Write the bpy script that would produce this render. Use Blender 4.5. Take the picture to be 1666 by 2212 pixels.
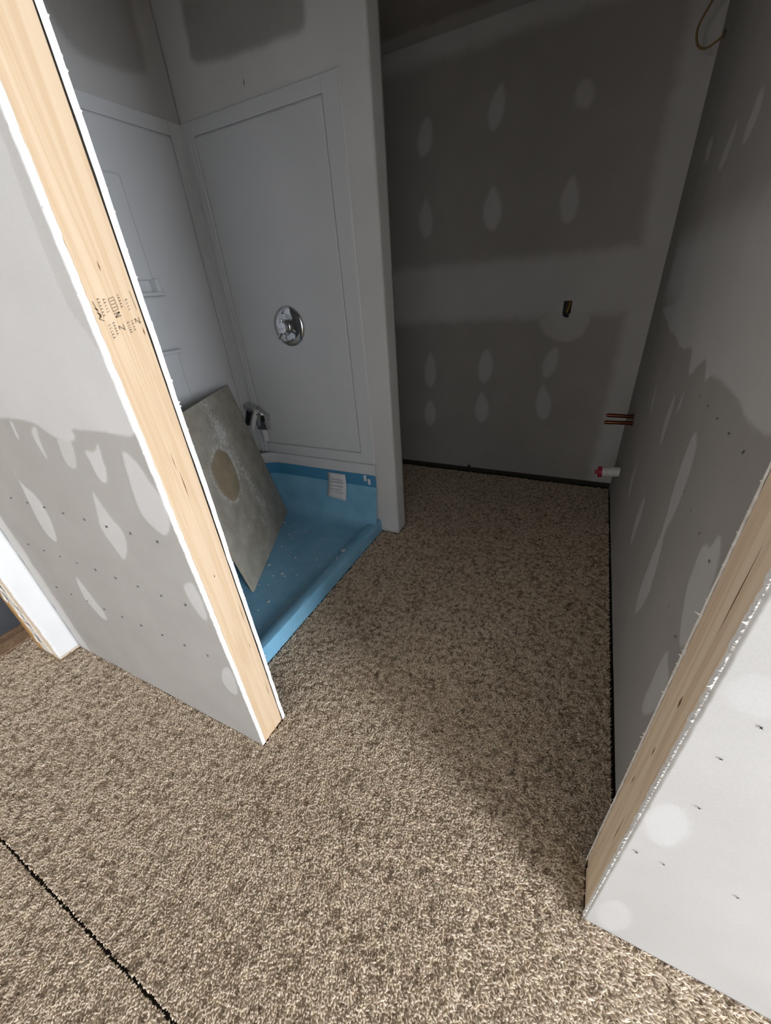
import bpy, bmesh, math, random
import numpy as np
from mathutils import Vector, Matrix

random.seed(7)
RNG = np.random.default_rng(7)
for o in list(bpy.data.objects):
    bpy.data.objects.remove(o, do_unlink=True)
SC = bpy.context.scene
COL = SC.collection

# ------------------------------------------------------------------ camera
cam_data = bpy.data.cameras.new('camera')
cam_data.sensor_fit = 'HORIZONTAL'
cam_data.sensor_width = 36.0
cam_data.lens = 36.0 * 829.03 / 1666.0          # very wide phone lens
cam_data.clip_start = 0.02
cam = bpy.data.objects.new('camera', cam_data)
COL.objects.link(cam)
_r = Vector((0.89693461, 0.43651974, -0.07041889))
_u = Vector((-0.1646054, 0.47745563, 0.86309975))
_f = Vector((-0.41038197, 0.76255271, -0.50009999))
_m = Matrix(((_r.x, _u.x, -_f.x, 0.77697), (_r.y, _u.y, -_f.y, -0.43449), (_r.z, _u.z, -_f.z, 1.31396), (0, 0, 0, 1)))
cam.matrix_world = _m
SC.camera = cam

# ------------------------------------------------------------------ light
world = bpy.data.worlds.new('world'); SC.world = world
world.use_nodes = True
bg = world.node_tree.nodes['Background']
bg.inputs['Color'].default_value = (0.75, 0.86, 1.0, 1)
bg.inputs['Strength'].default_value = 1.0
SC.view_settings.view_transform = 'Standard'
SC.view_settings.look = 'None'
SC.view_settings.gamma = 1.0
SC.view_settings.use_curve_mapping = False
SC.view_settings.exposure = 0.0
# daylight falling in through the window of the outer room (right of the doorway, out of frame)
WX, WY0, WY1, WZ0, WZ1 = 4.60, -2.30, -0.90, 0.50, 2.10
la = bpy.data.lights.new('window_daylight_and_fill', 'AREA')
la.shape = 'RECTANGLE'; la.size = WZ1 - WZ0 - 0.06; la.size_y = WY1 - WY0 - 0.06
la.energy = 308.0; la.color = (0.89, 0.94, 1.0)
lo = bpy.data.objects.new('window_daylight_and_fill', la); COL.objects.link(lo)
lo.location = (WX + 0.10, (WY0 + WY1) / 2, (WZ0 + WZ1) / 2)
lo.rotation_euler = (0, math.radians(90), 0)     # shines towards -x

# added warm fill behind the camera, through an invented window, brightens the small room
W2X0, W2X1, W2Z0, W2Z1, W2Y = -2.3, -0.6, 0.8, 2.1, -3.2
lb2 = bpy.data.lights.new('window_daylight_and_fill', 'AREA')
lb2.shape = 'RECTANGLE'; lb2.size = W2X1 - W2X0 - .08; lb2.size_y = W2Z1 - W2Z0 - .08
lb2.energy = 27.0; lb2.color = (1.0, 0.91, 0.79)
lo2 = bpy.data.objects.new('window_daylight_and_fill', lb2); COL.objects.link(lo2)
lo2.location = ((W2X0 + W2X1) / 2, W2Y - .06, (W2Z0 + W2Z1) / 2)
lo2.rotation_euler = (math.radians(90), 0, 0)    # shines towards +y

# ------------------------------------------------------------------ room dimensions (metres)
T = 0.114        # stud wall with drywall on both faces
GY = 0.0127      # drywall sheet
XD = 0.980       # right jamb of the opening (left jamb is x = 0)
XR = 1.054       # right wall of the small room
YB = 2.395       # back wall
XP, YP = -0.1036, 1.349   # partition end corner
XK = -0.2157     # outer face of the shower kerb
XS = -1.089      # back wall of the shower
CEIL = 2.44
HEAD = 2.44

# ------------------------------------------------------------------ helpers
def mat(name, rgb=(0.5, 0.5, 0.5), rough=0.6, metal=0.0, spec=0.5):
    m = bpy.data.materials.new(name); m.use_nodes = True
    b = m.node_tree.nodes['Principled BSDF']
    b.inputs['Base Color'].default_value = (*rgb, 1)
    b.inputs['Roughness'].default_value = rough
    b.inputs['Metallic'].default_value = metal
    b.inputs['Specular IOR Level'].default_value = spec
    return m

class NT:
    def __init__(s, m):
        s.t = m.node_tree; s.b = s.t.nodes['Principled BSDF']
    def n(s, typ, **kw):
        nd = s.t.nodes.new(typ)
        for k, v in kw.items():
            if k in nd.inputs: nd.inputs[k].default_value = v
            else: setattr(nd, k, v)
        return nd
    def l(s, a, b): s.t.links.new(a, b)
    def ramp(s, fac, stops):
        r = s.n('ShaderNodeValToRGB'); e = r.color_ramp.elements
        while len(e) < len(stops): e.new(0.5)
        for i, (p, c) in enumerate(stops):
            e[i].position = p; e[i].color = (*c, 1) if len(c) == 3 else c
        s.l(fac, r.inputs['Fac']); return r.outputs['Color']
    def mix(s, fac, a, b, mode='MIX'):
        m = s.n('ShaderNodeMix', data_type='RGBA', blend_type=mode)
        for sock, v in ((m.inputs[0], fac), (m.inputs[6], a), (m.inputs[7], b)):
            if hasattr(v, 'is_linked'): s.l(v, sock)
            elif isinstance(v, (int, float)): sock.default_value = v
            else: sock.default_value = (*v, 1)
        return m.outputs[2]
    def coords(s, scale=(1, 1, 1)):
        tc = s.n('ShaderNodeTexCoord'); mp = s.n('ShaderNodeMapping')
        mp.inputs['Scale'].default_value = scale
        s.l(tc.outputs['Object'], mp.inputs['Vector']); return mp.outputs['Vector']
    def noise(s, vec, scale, detail=3, rough=0.5, dist=0.0):
        n = s.n('ShaderNodeTexNoise'); n.inputs['Scale'].default_value = scale
        n.inputs['Detail'].default_value = detail; n.inputs['Roughness'].default_value = rough
        n.inputs['Distortion'].default_value = dist
        s.l(vec, n.inputs['Vector']); return n.outputs['Fac']
    def bump(s, h, strength=0.2, dist=0.002):
        b = s.n('ShaderNodeBump'); b.inputs['Strength'].default_value = strength; b.inputs['Distance'].default_value = dist
        s.l(h, b.inputs['Height']); s.l(b.outputs['Normal'], s.b.inputs['Normal'])

def link(name, me, m=None, parent=None):
    o = bpy.data.objects.new(name, me); COL.objects.link(o)
    if m is not None:
        for mm in (m if isinstance(m, (list, tuple)) else [m]): me.materials.append(mm)
    if parent is not None: o.parent = parent
    return o

def obj(name, bm, m=None, parent=None, smooth=False, loc=None):
    me = bpy.data.meshes.new(name)
    bmesh.ops.recalc_face_normals(bm, faces=bm.faces)
    bm.to_mesh(me); bm.free()
    if smooth:
        for p in me.polygons: p.use_smooth = True
        try: me.set_sharp_from_angle(angle=math.radians(40))
        except Exception: pass
    o = link(name, me, m, parent)
    if loc is not None: o.location = loc
    return o

def empty(name, loc=(0, 0, 0), parent=None):
    o = bpy.data.objects.new(name, None); COL.objects.link(o); o.location = loc
    o.empty_display_size = 0.05
    if parent: o.parent = parent
    return o

def tag(o, label, cat, group=None):
    o['label'] = label; o['category'] = cat
    if group: o['group'] = group
    return o

def struct(o, label=None):
    o['kind'] = 'structure'
    if label: o['label'] = label
    return o

def add_box(bm, x0, x1, y0, y1, z0, z1, bevel=0.0, mi=0, seg=2):
    vs = [bm.verts.new((x, y, z)) for x in (x0, x1) for y in (y0, y1) for z in (z0, z1)]
    fs = [bm.faces.new([vs[i] for i in q]) for q in ((0, 1, 3, 2), (4, 6, 7, 5), (0, 4, 5, 1), (2, 3, 7, 6), (0, 2, 6, 4), (1, 5, 7, 3))]
    for f in fs: f.material_index = mi
    if bevel > 0:
        es = list({e for f in fs for e in f.edges})
        bmesh.ops.bevel(bm, geom=es, offset=bevel, segments=seg, affect='EDGES', profile=0.5)
    return fs

def box(name, x0, x1, y0, y1, z0, z1, m, parent=None, bevel=0.0, smooth=False):
    bm = bmesh.new(); add_box(bm, x0, x1, y0, y1, z0, z1, bevel)
    return obj(name, bm, m, parent, smooth)

def add_tube(bm, pts, r, seg=10, cap=True, closed=False):
    pts = [Vector(p) for p in pts]; n = len(pts)
    rs = r if isinstance(r, (list, tuple)) else [r] * n
    rings = []; prev = None
    for i, p in enumerate(pts):
        t = (pts[min(i + 1, n - 1)] - pts[max(i - 1, 0)]).normalized()
        if prev is None:
            a = Vector((0, 0, 1)) if abs(t.z) < 0.9 else Vector((1, 0, 0))
            x = t.cross(a).normalized()
        else:
            x = (prev - t * prev.dot(t)).normalized()
        prev = x; y = t.cross(x)
        rings.append([bm.verts.new(p + (x * math.cos(2 * math.pi * k / seg) + y * math.sin(2 * math.pi * k / seg)) * rs[i]) for k in range(seg)])
    for a, b in zip(rings, rings[1:]):
        for k in range(seg): bm.faces.new((a[k], a[(k + 1) % seg], b[(k + 1) % seg], b[k]))
    if cap:
        bm.faces.new(rings[0]); bm.faces.new(rings[-1])

def add_lathe(bm, prof, origin, axis, seg=40):
    """prof: list of (radius, height along axis)"""
    axis = Vector(axis).normalized(); origin = Vector(origin)
    a = Vector((0, 0, 1)) if abs(axis.z) < 0.9 else Vector((1, 0, 0))
    x = axis.cross(a).normalized(); y = axis.cross(x)
    rings = []
    for r, h in prof:
        if r < 1e-6: rings.append([bm.verts.new(origin + axis * h)])
        else: rings.append([bm.verts.new(origin + axis * h + (x * math.cos(2 * math.pi * k / seg) + y * math.sin(2 * math.pi * k / seg)) * r) for k in range(seg)])
    for A, B in zip(rings, rings[1:]):
        for k in range(seg):
            k2 = (k + 1) % seg
            if len(A) == 1 and len(B) > 1: bm.faces.new((A[0], B[k], B[k2]))
            elif len(B) == 1 and len(A) > 1: bm.faces.new((A[k], A[k2], B[0]))
            elif len(A) > 1: bm.faces.new((A[k], A[k2], B[k2], B[k]))

def smooth_noise(shape, cell, seed):
    """value noise on a grid"""
    r = np.random.default_rng(seed)
    h, w = shape; gh, gw = int(h / cell) + 3, int(w / cell) + 3
    g = r.random((gh, gw))
    yy = np.arange(h) / cell; xx = np.arange(w) / cell
    y0 = yy.astype(int); x0 = xx.astype(int)
    fy = (yy - y0); fx = (xx - x0); fy = fy * fy * (3 - 2 * fy); fx = fx * fx * (3 - 2 * fx)
    a = g[y0][:, x0]; b = g[y0][:, x0 + 1]; c = g[y0 + 1][:, x0]; d = g[y0 + 1][:, x0 + 1]
    return (a * (1 - fx) + b * fx) * (1 - fy)[:, None] + (c * (1 - fx) + d * fx) * fy[:, None]

def poly_sd(U, V, poly):
    """signed distance (positive inside) of points to a polygon"""
    P = np.array(poly, float); n = len(P)
    d2 = np.full(U.shape, 1e9); inside = np.zeros(U.shape, bool)
    for i in range(n):
        ax, ay = P[i]; bx, by = P[(i + 1) % n]
        ex, ey = bx - ax, by - ay
        t = np.clip(((U - ax) * ex + (V - ay) * ey) / (ex * ex + ey * ey + 1e-12), 0, 1)
        d2 = np.minimum(d2, (U - ax - t * ex) ** 2 + (V - ay - t * ey) ** 2)
        c = ((ay > V) != (by > V)) & (U < (bx - ax) * (V - ay) / ((by - ay) if abs(by - ay) > 1e-12 else 1e-12) + ax)
        inside ^= c
    d = np.sqrt(d2); return np.where(inside, d, -d)

def sstep(x): x = np.clip(x, 0, 1); return x * x * (3 - 2 * x)

def chaikin(poly, k=2):
    for _ in range(k):
        o = []
        for i in range(len(poly)):
            a = poly[i]; b = poly[(i + 1) % len(poly)]
            o.append((a[0] * .75 + b[0] * .25, a[1] * .75 + b[1] * .25)); o.append((a[0] * .25 + b[0] * .75, a[1] * .25 + b[1] * .75))
        poly = o
    return poly

def grid_sheet(name, O, ud, vd, nd, w, h, res, mats, parent=None, polys=(), bands=(), paper=(), base=0.0,
               thick=GY, feather=0.010, weak=(), hole=None, rag=None, seed=1, wob=0.004, bumpy=0.0012):
    """A drywall sheet: dense front face carrying a 'mud' attribute (joint compound, slightly proud), gypsum edges.
    O origin (u=0,v=0) on the front face, ud/vd/nd unit axes (nd points out of the face).
    bands: (u0,u1,v0,v1) rectangles of compound; polys: compound patches in (u,v); paper: areas left bare."""
    nu = max(2, int(round(w / res))); nv = max(2, int(round(h / res)))
    u = np.linspace(0, w, nu + 1); v = np.linspace(0, h, nv + 1)
    U, V = np.meshgrid(u, v)
    wobn = (smooth_noise(U.shape, 0.05 / res, seed) - .5) * wob * 2 + (smooth_noise(U.shape, 0.015 / res, seed + 1) - .5) * wob
    mud = np.full(U.shape, float(base))
    for (a, b, c, d) in bands:
        s = np.minimum(np.minimum(U - a, b - U), np.minimum(V - c, d - V)) + wobn * 2
        mud = np.maximum(mud, sstep(s / (feather * 3) + .5))
    for k, q in enumerate(polys):
        q = chaikin(q, 2)
        m = poly_sd(U, V, q) + wobn * .6
        str_ = 0.95 if k == 0 else 0.75 + 0.25 * ((k * 37) % 10) / 10
        mud = np.maximum(mud, sstep(m / feather + .5) * str_)
    for q, s_, fe in weak:
        m = poly_sd(U, V, q) + wobn
        mud = np.maximum(mud, sstep(m / fe + .5) * s_)
    for q in paper:
        m = poly_sd(U, V, chaikin(q, 2)) + wobn
        mud = mud * (1 - sstep(m / (feather * 3) + .5))
    O = np.array(O, float); ud = np.array(ud, float); vd = np.array(vd, float); nd = np.array(nd, float)
    dn = mud * 0.0007 + (smooth_noise(U.shape, 0.12 / res, seed + 5) - .5) * bumpy
    uo = U.copy()
    if rag:   # ragged cut edge at u = 0 or u = w
        side, amp = rag
        j = (smooth_noise((nv + 1, 2), 3, seed + 9)[:, 0] - .5) * amp * 2 + (RNG.random(nv + 1) - .5) * amp
        if side == 'max': uo[:, -1] += j; uo[:, -2] += j * .3
        else: uo[:, 0] += j; uo[:, 1] += j * .3
    P = O + uo[..., None] * ud + V[..., None] * vd + dn[..., None] * nd
    co = P.reshape(-1, 3); idx = np.arange((nu + 1) * (nv + 1)).reshape(nv + 1, nu + 1)
    quads = np.stack([idx[:-1, :-1], idx[:-1, 1:], idx[1:, 1:], idx[1:, :-1]], -1)
    if np.dot(np.cross(ud, vd), nd) < 0: quads = quads[..., ::-1]
    keep = np.ones(quads.shape[:2], bool)
    if hole is not None:
        cu = (U[:-1, :-1] + U[1:, 1:]) / 2; cv = (V[:-1, :-1] + V[1:, 1:]) / 2
        keep = poly_sd(cu, cv, hole) < 0
    fq = quads[keep].reshape(-1, 4)
    # border skirt
    ring = np.concatenate([idx[0, :-1], idx[:-1, -1], idx[-1, :0:-1], idx[:0:-1, 0]])
    back = co[ring] - nd * thick; nb = len(co); R = len(ring)
    co = np.concatenate([co, back])
    bi = nb + np.arange(R)
    sk = np.stack([ring, bi, np.roll(bi, -1), np.roll(ring, -1)], -1)
    faces = np.concatenate([fq, sk]); mi = np.concatenate([np.zeros(len(fq), np.int32), np.ones(R, np.int32)])
    me = bpy.data.meshes.new(name)
    me.vertices.add(len(co)); me.vertices.foreach_set('co', co.astype(np.float32).ravel())
    nf = len(faces); me.loops.add(nf * 4); me.loops.foreach_set('vertex_index', faces.astype(np.int32).ravel())
    me.polygons.add(nf); me.polygons.foreach_set('loop_start', np.arange(0, nf * 4, 4, dtype=np.int32))
    me.polygons.foreach_set('material_index', mi)
    sm = np.concatenate([np.ones(len(fq), bool), np.zeros(R, bool)]); me.polygons.foreach_set('use_smooth', sm)
    at = me.attributes.new('mud', 'FLOAT', 'POINT')
    at.data.foreach_set('value', np.concatenate([mud.ravel(), np.ones(R)]).astype(np.float32))
    me.update(calc_edges=True); me.validate()
    return link(name, me, mats, parent)

def marks(name, parent, spots, plane, m, size=0.011, seed=3):
    """small dashes printed or scuffed on a sheet: spots in (u,z); plane = ('y', value) or ('x', value)"""
    r = random.Random(seed); bm = bmesh.new()
    for (u, z) in spots:
        for k in range(2):
            a = r.uniform(-.5, .5) + (0.8 if k else -0.6); L = size * r.uniform(.35, .6); W = size * r.uniform(.09, .16)
            du, dz = math.cos(a), math.sin(a)
            q = [(u + sx * du * L - sy * dz * W, z + sx * dz * L + sy * du * W) for sx, sy in ((-1, 0), (0, -1), (1, 0), (0, 1))]
            if plane[0] == 'y': vs = [bm.verts.new((a_, plane[1], b_)) for a_, b_ in q]
            else: vs = [bm.verts.new((plane[1], a_, b_)) for a_, b_ in q]
            bm.faces.new(vs)
    o = obj(name, bm, m, parent); o['kind'] = 'stuff'; return o

def shreds(name, parent, n, p0, p1, out, nrm, m, length=0.008, seed=5):
    """torn paper fibres standing along a cut drywall edge"""
    r = random.Random(seed); bm = bmesh.new(); p0 = Vector(p0); p1 = Vector(p1); out = Vector(out); nrm = Vector(nrm); d = (p1 - p0)
    dl = d.normalized()
    for i in range(n):
        c = p0 + d * ((i + r.random()) / n); L = length * r.uniform(.3, 1.0) * (2.0 if r.random() < .06 else 1); W = r.uniform(.0015, .004)
        tip = c + out * L + nrm * r.uniform(-.4, 1.0) * L * .7 + dl * r.uniform(-.6, .6) * L
        a = bm.verts.new(c - dl * W - nrm * .0003); b = bm.verts.new(c + dl * W - nrm * .0003); e = bm.verts.new(c + nrm * .0009); t = bm.verts.new(tip)
        bm.faces.new((a, b, t)); bm.faces.new((b, e, t)); bm.faces.new((e, a, t)); bm.faces.new((a, e, b))
    o = obj(name, bm, m, parent); o['kind'] = 'stuff'; return o

# ------------------------------------------------------------------ materials
def drywall_material(name='drywall_paper_and_compound', lift=1.0):
    m = mat(name, rough=0.92, spec=0.2); t = NT(m)
    v = t.coords(); a = t.n('ShaderNodeAttribute', attribute_name='mud')
    n1 = t.noise(v, 5, 3); n2 = t.noise(v, 260, 2)
    paper = t.ramp(n1, [(0.3, (0.365, 0.35, 0.335)), (0.7, (0.40, 0.385, 0.37))])
    mudc = t.ramp(n1, [(0.3, tuple(v_ * lift for v_ in (0.535, 0.53, 0.53))), (0.7, tuple(v_ * lift for v_ in (0.575, 0.57, 0.57)))])
    c = t.mix(a.outputs['Fac'], paper, mudc)
    c = t.mix(0.03, c, t.ramp(n2, [(0.3, (0, 0, 0)), (0.7, (1, 1, 1))]), 'OVERLAY')
    t.l(c, t.b.inputs['Base Color']); t.bump(n2, 0.03, 0.0005)
    return m
M_DRY = drywall_material()
M_FIN = drywall_material('finished_compound', 1.24)
M_GYP = mat('gypsum_edge', (0.86, 0.86, 0.87), 0.95, spec=0.1)
def gyp():
    t = NT(M_GYP); v = t.coords(); n = t.noise(v, 180, 4)
    t.l(t.ramp(n, [(0.3, (0.78, 0.78, 0.80)), (0.6, (0.9, 0.9, 0.91))]), t.b.inputs['Base Color']); t.bump(n, .5, .002)
gyp()
SHEET = [M_DRY, M_GYP]
M_CLEAN = mat('primed_white_drywall', (0.74, 0.74, 0.735), 0.85, spec=0.2)
def cl():
    t = NT(M_CLEAN); v = t.coords(); n = t.noise(v, 6, 3)
    t.l(t.ramp(n, [(0.3, (0.72, 0.72, 0.72)), (0.7, (0.78, 0.78, 0.78))]), t.b.inputs['Base Color'])
cl()
M_PAPER = mat('torn_drywall_paper', (0.72, 0.70, 0.67), 0.95, spec=0.1)
def pp():
    t = NT(M_PAPER); n = t.noise(t.coords(), 90, 3)
    t.l(t.ramp(n, [(0.3, (0.62, 0.59, 0.55)), (0.7, (0.82, 0.81, 0.79))]), t.b.inputs['Base Color'])
pp()
M_SCUFF = mat('dark_print_marks', (0.10, 0.10, 0.115), 0.9)

def wood(name, c0, c1, c2, seed=0.0, fine=0.10):
    m = mat(name, rough=0.75, spec=0.25); t = NT(m)
    tc = t.n('ShaderNodeTexCoord'); mp = t.n('ShaderNodeMapping'); mp.inputs['Location'].default_value = (seed, seed * 1.7, seed * .3)
    mp.inputs['Scale'].default_value = (22, 22, .55); t.l(tc.outputs['Object'], mp.inputs['Vector'])
    g = t.noise(mp.outputs['Vector'], 1.6, 4, .55, 1.2)
    mp2 = t.n('ShaderNodeMapping'); mp2.inputs['Scale'].default_value = (190, 190, 3); t.l(tc.outputs['Object'], mp2.inputs['Vector'])
    f = t.noise(mp2.outputs['Vector'], 1.5, 3, .6)
    c = t.ramp(g, [(0.30, c0), (0.47, c1), (0.54, c2), (0.60, c1), (0.72, c0)])
    c = t.mix(fine, c, t.ramp(f, [(0.3, (.25, .25, .25)), (0.65, (.8, .8, .8))]), 'OVERLAY')
    t.l(c, t.b.inputs['Base Color']); t.bump(f, .06, .001)
    return m
M_WOOD = wood('pale_pine_stud', (0.675, 0.52, 0.365), (0.655, 0.495, 0.335), (0.60, 0.43, 0.275), 0.0, .05)
M_WOOD2 = wood('tan_pine_stud', (0.82, 0.68, 0.52), (0.78, 0.635, 0.475), (0.68, 0.53, 0.38), 3.1, .06)
M_WOOD3 = wood('orange_pine_stud', (0.62, 0.40, 0.18), (0.50, 0.30, 0.12), (0.36, 0.19, 0.07), 5.3)
M_CRACK = mat('wood_check_dark', (0.20, 0.10, 0.045), 0.9)
M_STAMP = mat('stamp_ink', (0.26, 0.20, 0.14), 0.9)
M_GAP = mat('dark_gap', (0.04, 0.035, 0.03), 0.9)
M_ACRYL = mat('white_acrylic_surround', (0.66, 0.675, 0.70), 0.28, spec=0.5)
def ac():
    t = NT(M_ACRYL); n = t.noise(t.coords(), 3, 2)
    t.l(t.ramp(n, [(0.3, (0.63, 0.645, 0.665)), (0.7, (0.68, 0.69, 0.71))]), t.b.inputs['Base Color'])
ac()
M_CHROME = mat('chrome', (0.62, 0.635, 0.65), 0.05, 1.0)
M_PLASTIC_DARK = mat('black_plastic', (0.008, 0.008, 0.010), 0.5)
M_WHITEPL = mat('white_plastic', (0.72, 0.71, 0.72), 0.4)
M_RED = mat('red_plastic_cap', (0.40, 0.022, 0.055), 0.4)
M_COPPER = mat('copper_tube', (0.17, 0.06, 0.034), 0.3, 1.0)
M_YELLOW = mat('yellow_cable_jacket', (0.30, 0.19, 0.02), 0.5)
M_TANWIRE = mat('tan_cable_jacket', (0.24, 0.15, 0.055), 0.55)
M_LABEL = mat('paper_label', (0.70, 0.71, 0.72), 0.8)
M_PRINT = mat('label_print', (0.42, 0.45, 0.48), 0.8)
def film():
    m = mat('blue_protective_film', (0.17, 0.42, 0.62), 0.32, spec=0.5); t = NT(m); v = t.coords()
    n = t.noise(v, 7, 4, .6); w = t.noise(v, 22, 3, .55, 1.5); d = t.noise(v, 55, 5, .7)
    c = t.ramp(n, [(0.3, (0.17, 0.41, 0.60)), (0.7, (0.25, 0.52, 0.72))])
    c = t.mix(t.ramp(d, [(0.66, (0, 0, 0)), (0.78, (.55, .55, .55))]), c, (0.5, 0.58, 0.62))
    t.l(c, t.b.inputs['Base Color']); t.bump(w, .25, .004)
    return m
M_FILM = film()
M_FILM_DEEP = mat('blue_masking_tape', (0.065, 0.27, 0.47), 0.4)
def board_mat():
    m = mat('mortar_smeared_board', rough=0.9, spec=0.2); t = NT(m); v = t.coords()
    n = t.noise(v, 4, 4, .6); n2 = t.noise(v, 48, 5, .7, .6); n3 = t.noise(v, 11, 4, .6)
    c = t.ramp(n, [(0.3, (0.345, 0.315, 0.255)), (0.55, (0.415, 0.39, 0.335)), (0.75, (0.335, 0.30, 0.235))])
    s = t.n('ShaderNodeAttribute', attribute_name='stain'); c = t.mix(s.outputs['Fac'], c, (0.30, 0.235, 0.15))
    w = t.n('ShaderNodeAttribute', attribute_name='smear')
    wf = t.n('ShaderNodeMath', operation='MULTIPLY'); t.l(w.outputs['Fac'], wf.inputs[0]); t.l(n2, wf.inputs[1])
    c = t.mix(t.ramp(wf.outputs[0], [(0.36, (0, 0, 0)), (0.50, (.8, .8, .8))]), c, (0.68, 0.68, 0.66))
    c = t.mix(.15, c, t.ramp(n3, [(0.35, (0.1, .1, .1)), (0.65, (.9, .9, .9))]), 'OVERLAY')
    t.l(c, t.b.inputs['Base Color']); t.bump(n2, .4, .002)
    return m
M_BOARD = board_mat()
M_BLEDGE = mat('board_edge', (0.40, 0.34, 0.25), 0.9)
def carpet_mat():
    m = mat('carpet_pile', rough=0.95, spec=0.1); t = NT(m)
    a = t.n('ShaderNodeAttribute', attribute_name='tuft')
    t.l(a.outputs['Color'], t.b.inputs['Base Color']); return m
M_PILE = carpet_mat()
M_BACKING = mat('carpet_backing', (0.36, 0.29, 0.21), 1.0)
M_SUB = mat('subfloor', (0.035, 0.028, 0.022), 0.95)
M_GLASS = mat('window_glass', (1, 1, 1), 0.0); M_GLASS.node_tree.nodes['Principled BSDF'].inputs['Transmission Weight'].default_value = 1.0
M_BAG = mat('grey_blue_plastic_sheet', (0.062, 0.068, 0.08), 0.3)
M_OAK = wood('brown_wood_floor', (0.30, 0.20, 0.13), (0.26, 0.17, 0.105), (0.20, 0.12, 0.075), 2.0)

# ------------------------------------------------------------------ outer shell (out of frame, closes the rooms)
floor = struct(box('floor', -3.2, WX + .1, -3.2, YB + .12, -0.05, -0.012, M_SUB), 'subfloor under the carpet')
ceiling = struct(grid_sheet('ceiling', (-3.2, -3.2, CEIL), (1, 0, 0), (0, 1, 0), (0, 0, -1), 7.90, 5.75, 0.025, SHEET,
    bands=[(1.5, 4.4, 5.48, 5.75), (4.12, 4.4, 3.2, 5.75), (1.98, 4.4, 3.3, 3.5)], base=0.0, seed=40), 'drywall ceiling')
def shell(name, label, x0, x1, y0, y1, z0, z1, m=M_CLEAN): return struct(box(name, x0, x1, y0, y1, z0, z1, m), label)
wk = empty('wall_outer_back'); struct(wk, 'wall of the outer room behind the camera')
for (a0, a1, c0, c1) in ((-3.2, W2X0, 0, CEIL), (W2X1, WX, 0, CEIL), (W2X0, W2X1, 0, W2Z0), (W2X0, W2X1, W2Z1, CEIL)):
    box('wall_panel', a0, a1, -3.3, -3.2, c0, c1, M_CLEAN, wk)
fill_win = empty('added_fill_window', (0, W2Y, 0)); struct(fill_win, 'invented window opening around the added fill light')  # unseen window, added to go with the fill light
for (a0, a1, c0, c1) in ((W2X0, W2X0 + .04, W2Z0, W2Z1), (W2X1 - .04, W2X1, W2Z0, W2Z1), (W2X0, W2X1, W2Z0, W2Z0 + .04), (W2X0, W2X1, W2Z1 - .04, W2Z1)):
    box('window_frame', a0, a1, -.05, 0, c0, c1, M_WHITEPL, fill_win)
shell('wall_outer_left', 'far wall of the room on the left', -3.3, -3.2, -3.3, YB + .12, 0, CEIL)
wr = empty('wall_outer_right'); struct(wr, 'window wall of the outer room')
box('wall_panel', WX, WX + .12, -3.3, WY0, 0, CEIL, M_CLEAN, wr)
box('wall_panel', WX, WX + .12, WY1, 0.2, 0, CEIL, M_CLEAN, wr)
box('wall_panel', WX, WX + .12, WY0, WY1, 0, WZ0, M_CLEAN, wr)
box('wall_panel', WX, WX + .12, WY0, WY1, WZ1, CEIL, M_CLEAN, wr)
win = empty('window_1', (WX, 0, 0)); struct(win, 'window of the outer room')
for (a, b, c, d) in ((WY0, WY0 + .04, WZ0, WZ1), (WY1 - .04, WY1, WZ0, WZ1), (WY0, WY1, WZ0, WZ0 + .04), (WY0, WY1, WZ1 - .04, WZ1)):
    box('window_frame', 0.0, .06, a, b, c, d, M_WHITEPL, win)
shell('wall_outer_front', 'wall behind the right wall', XR + .2, WX + .12, 0.115, 0.2, 0, CEIL)
shell('wall_side_room', 'wall dividing the room beyond', -3.2, -1.36, 0.9, 1.0, 0, CEIL)

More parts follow.
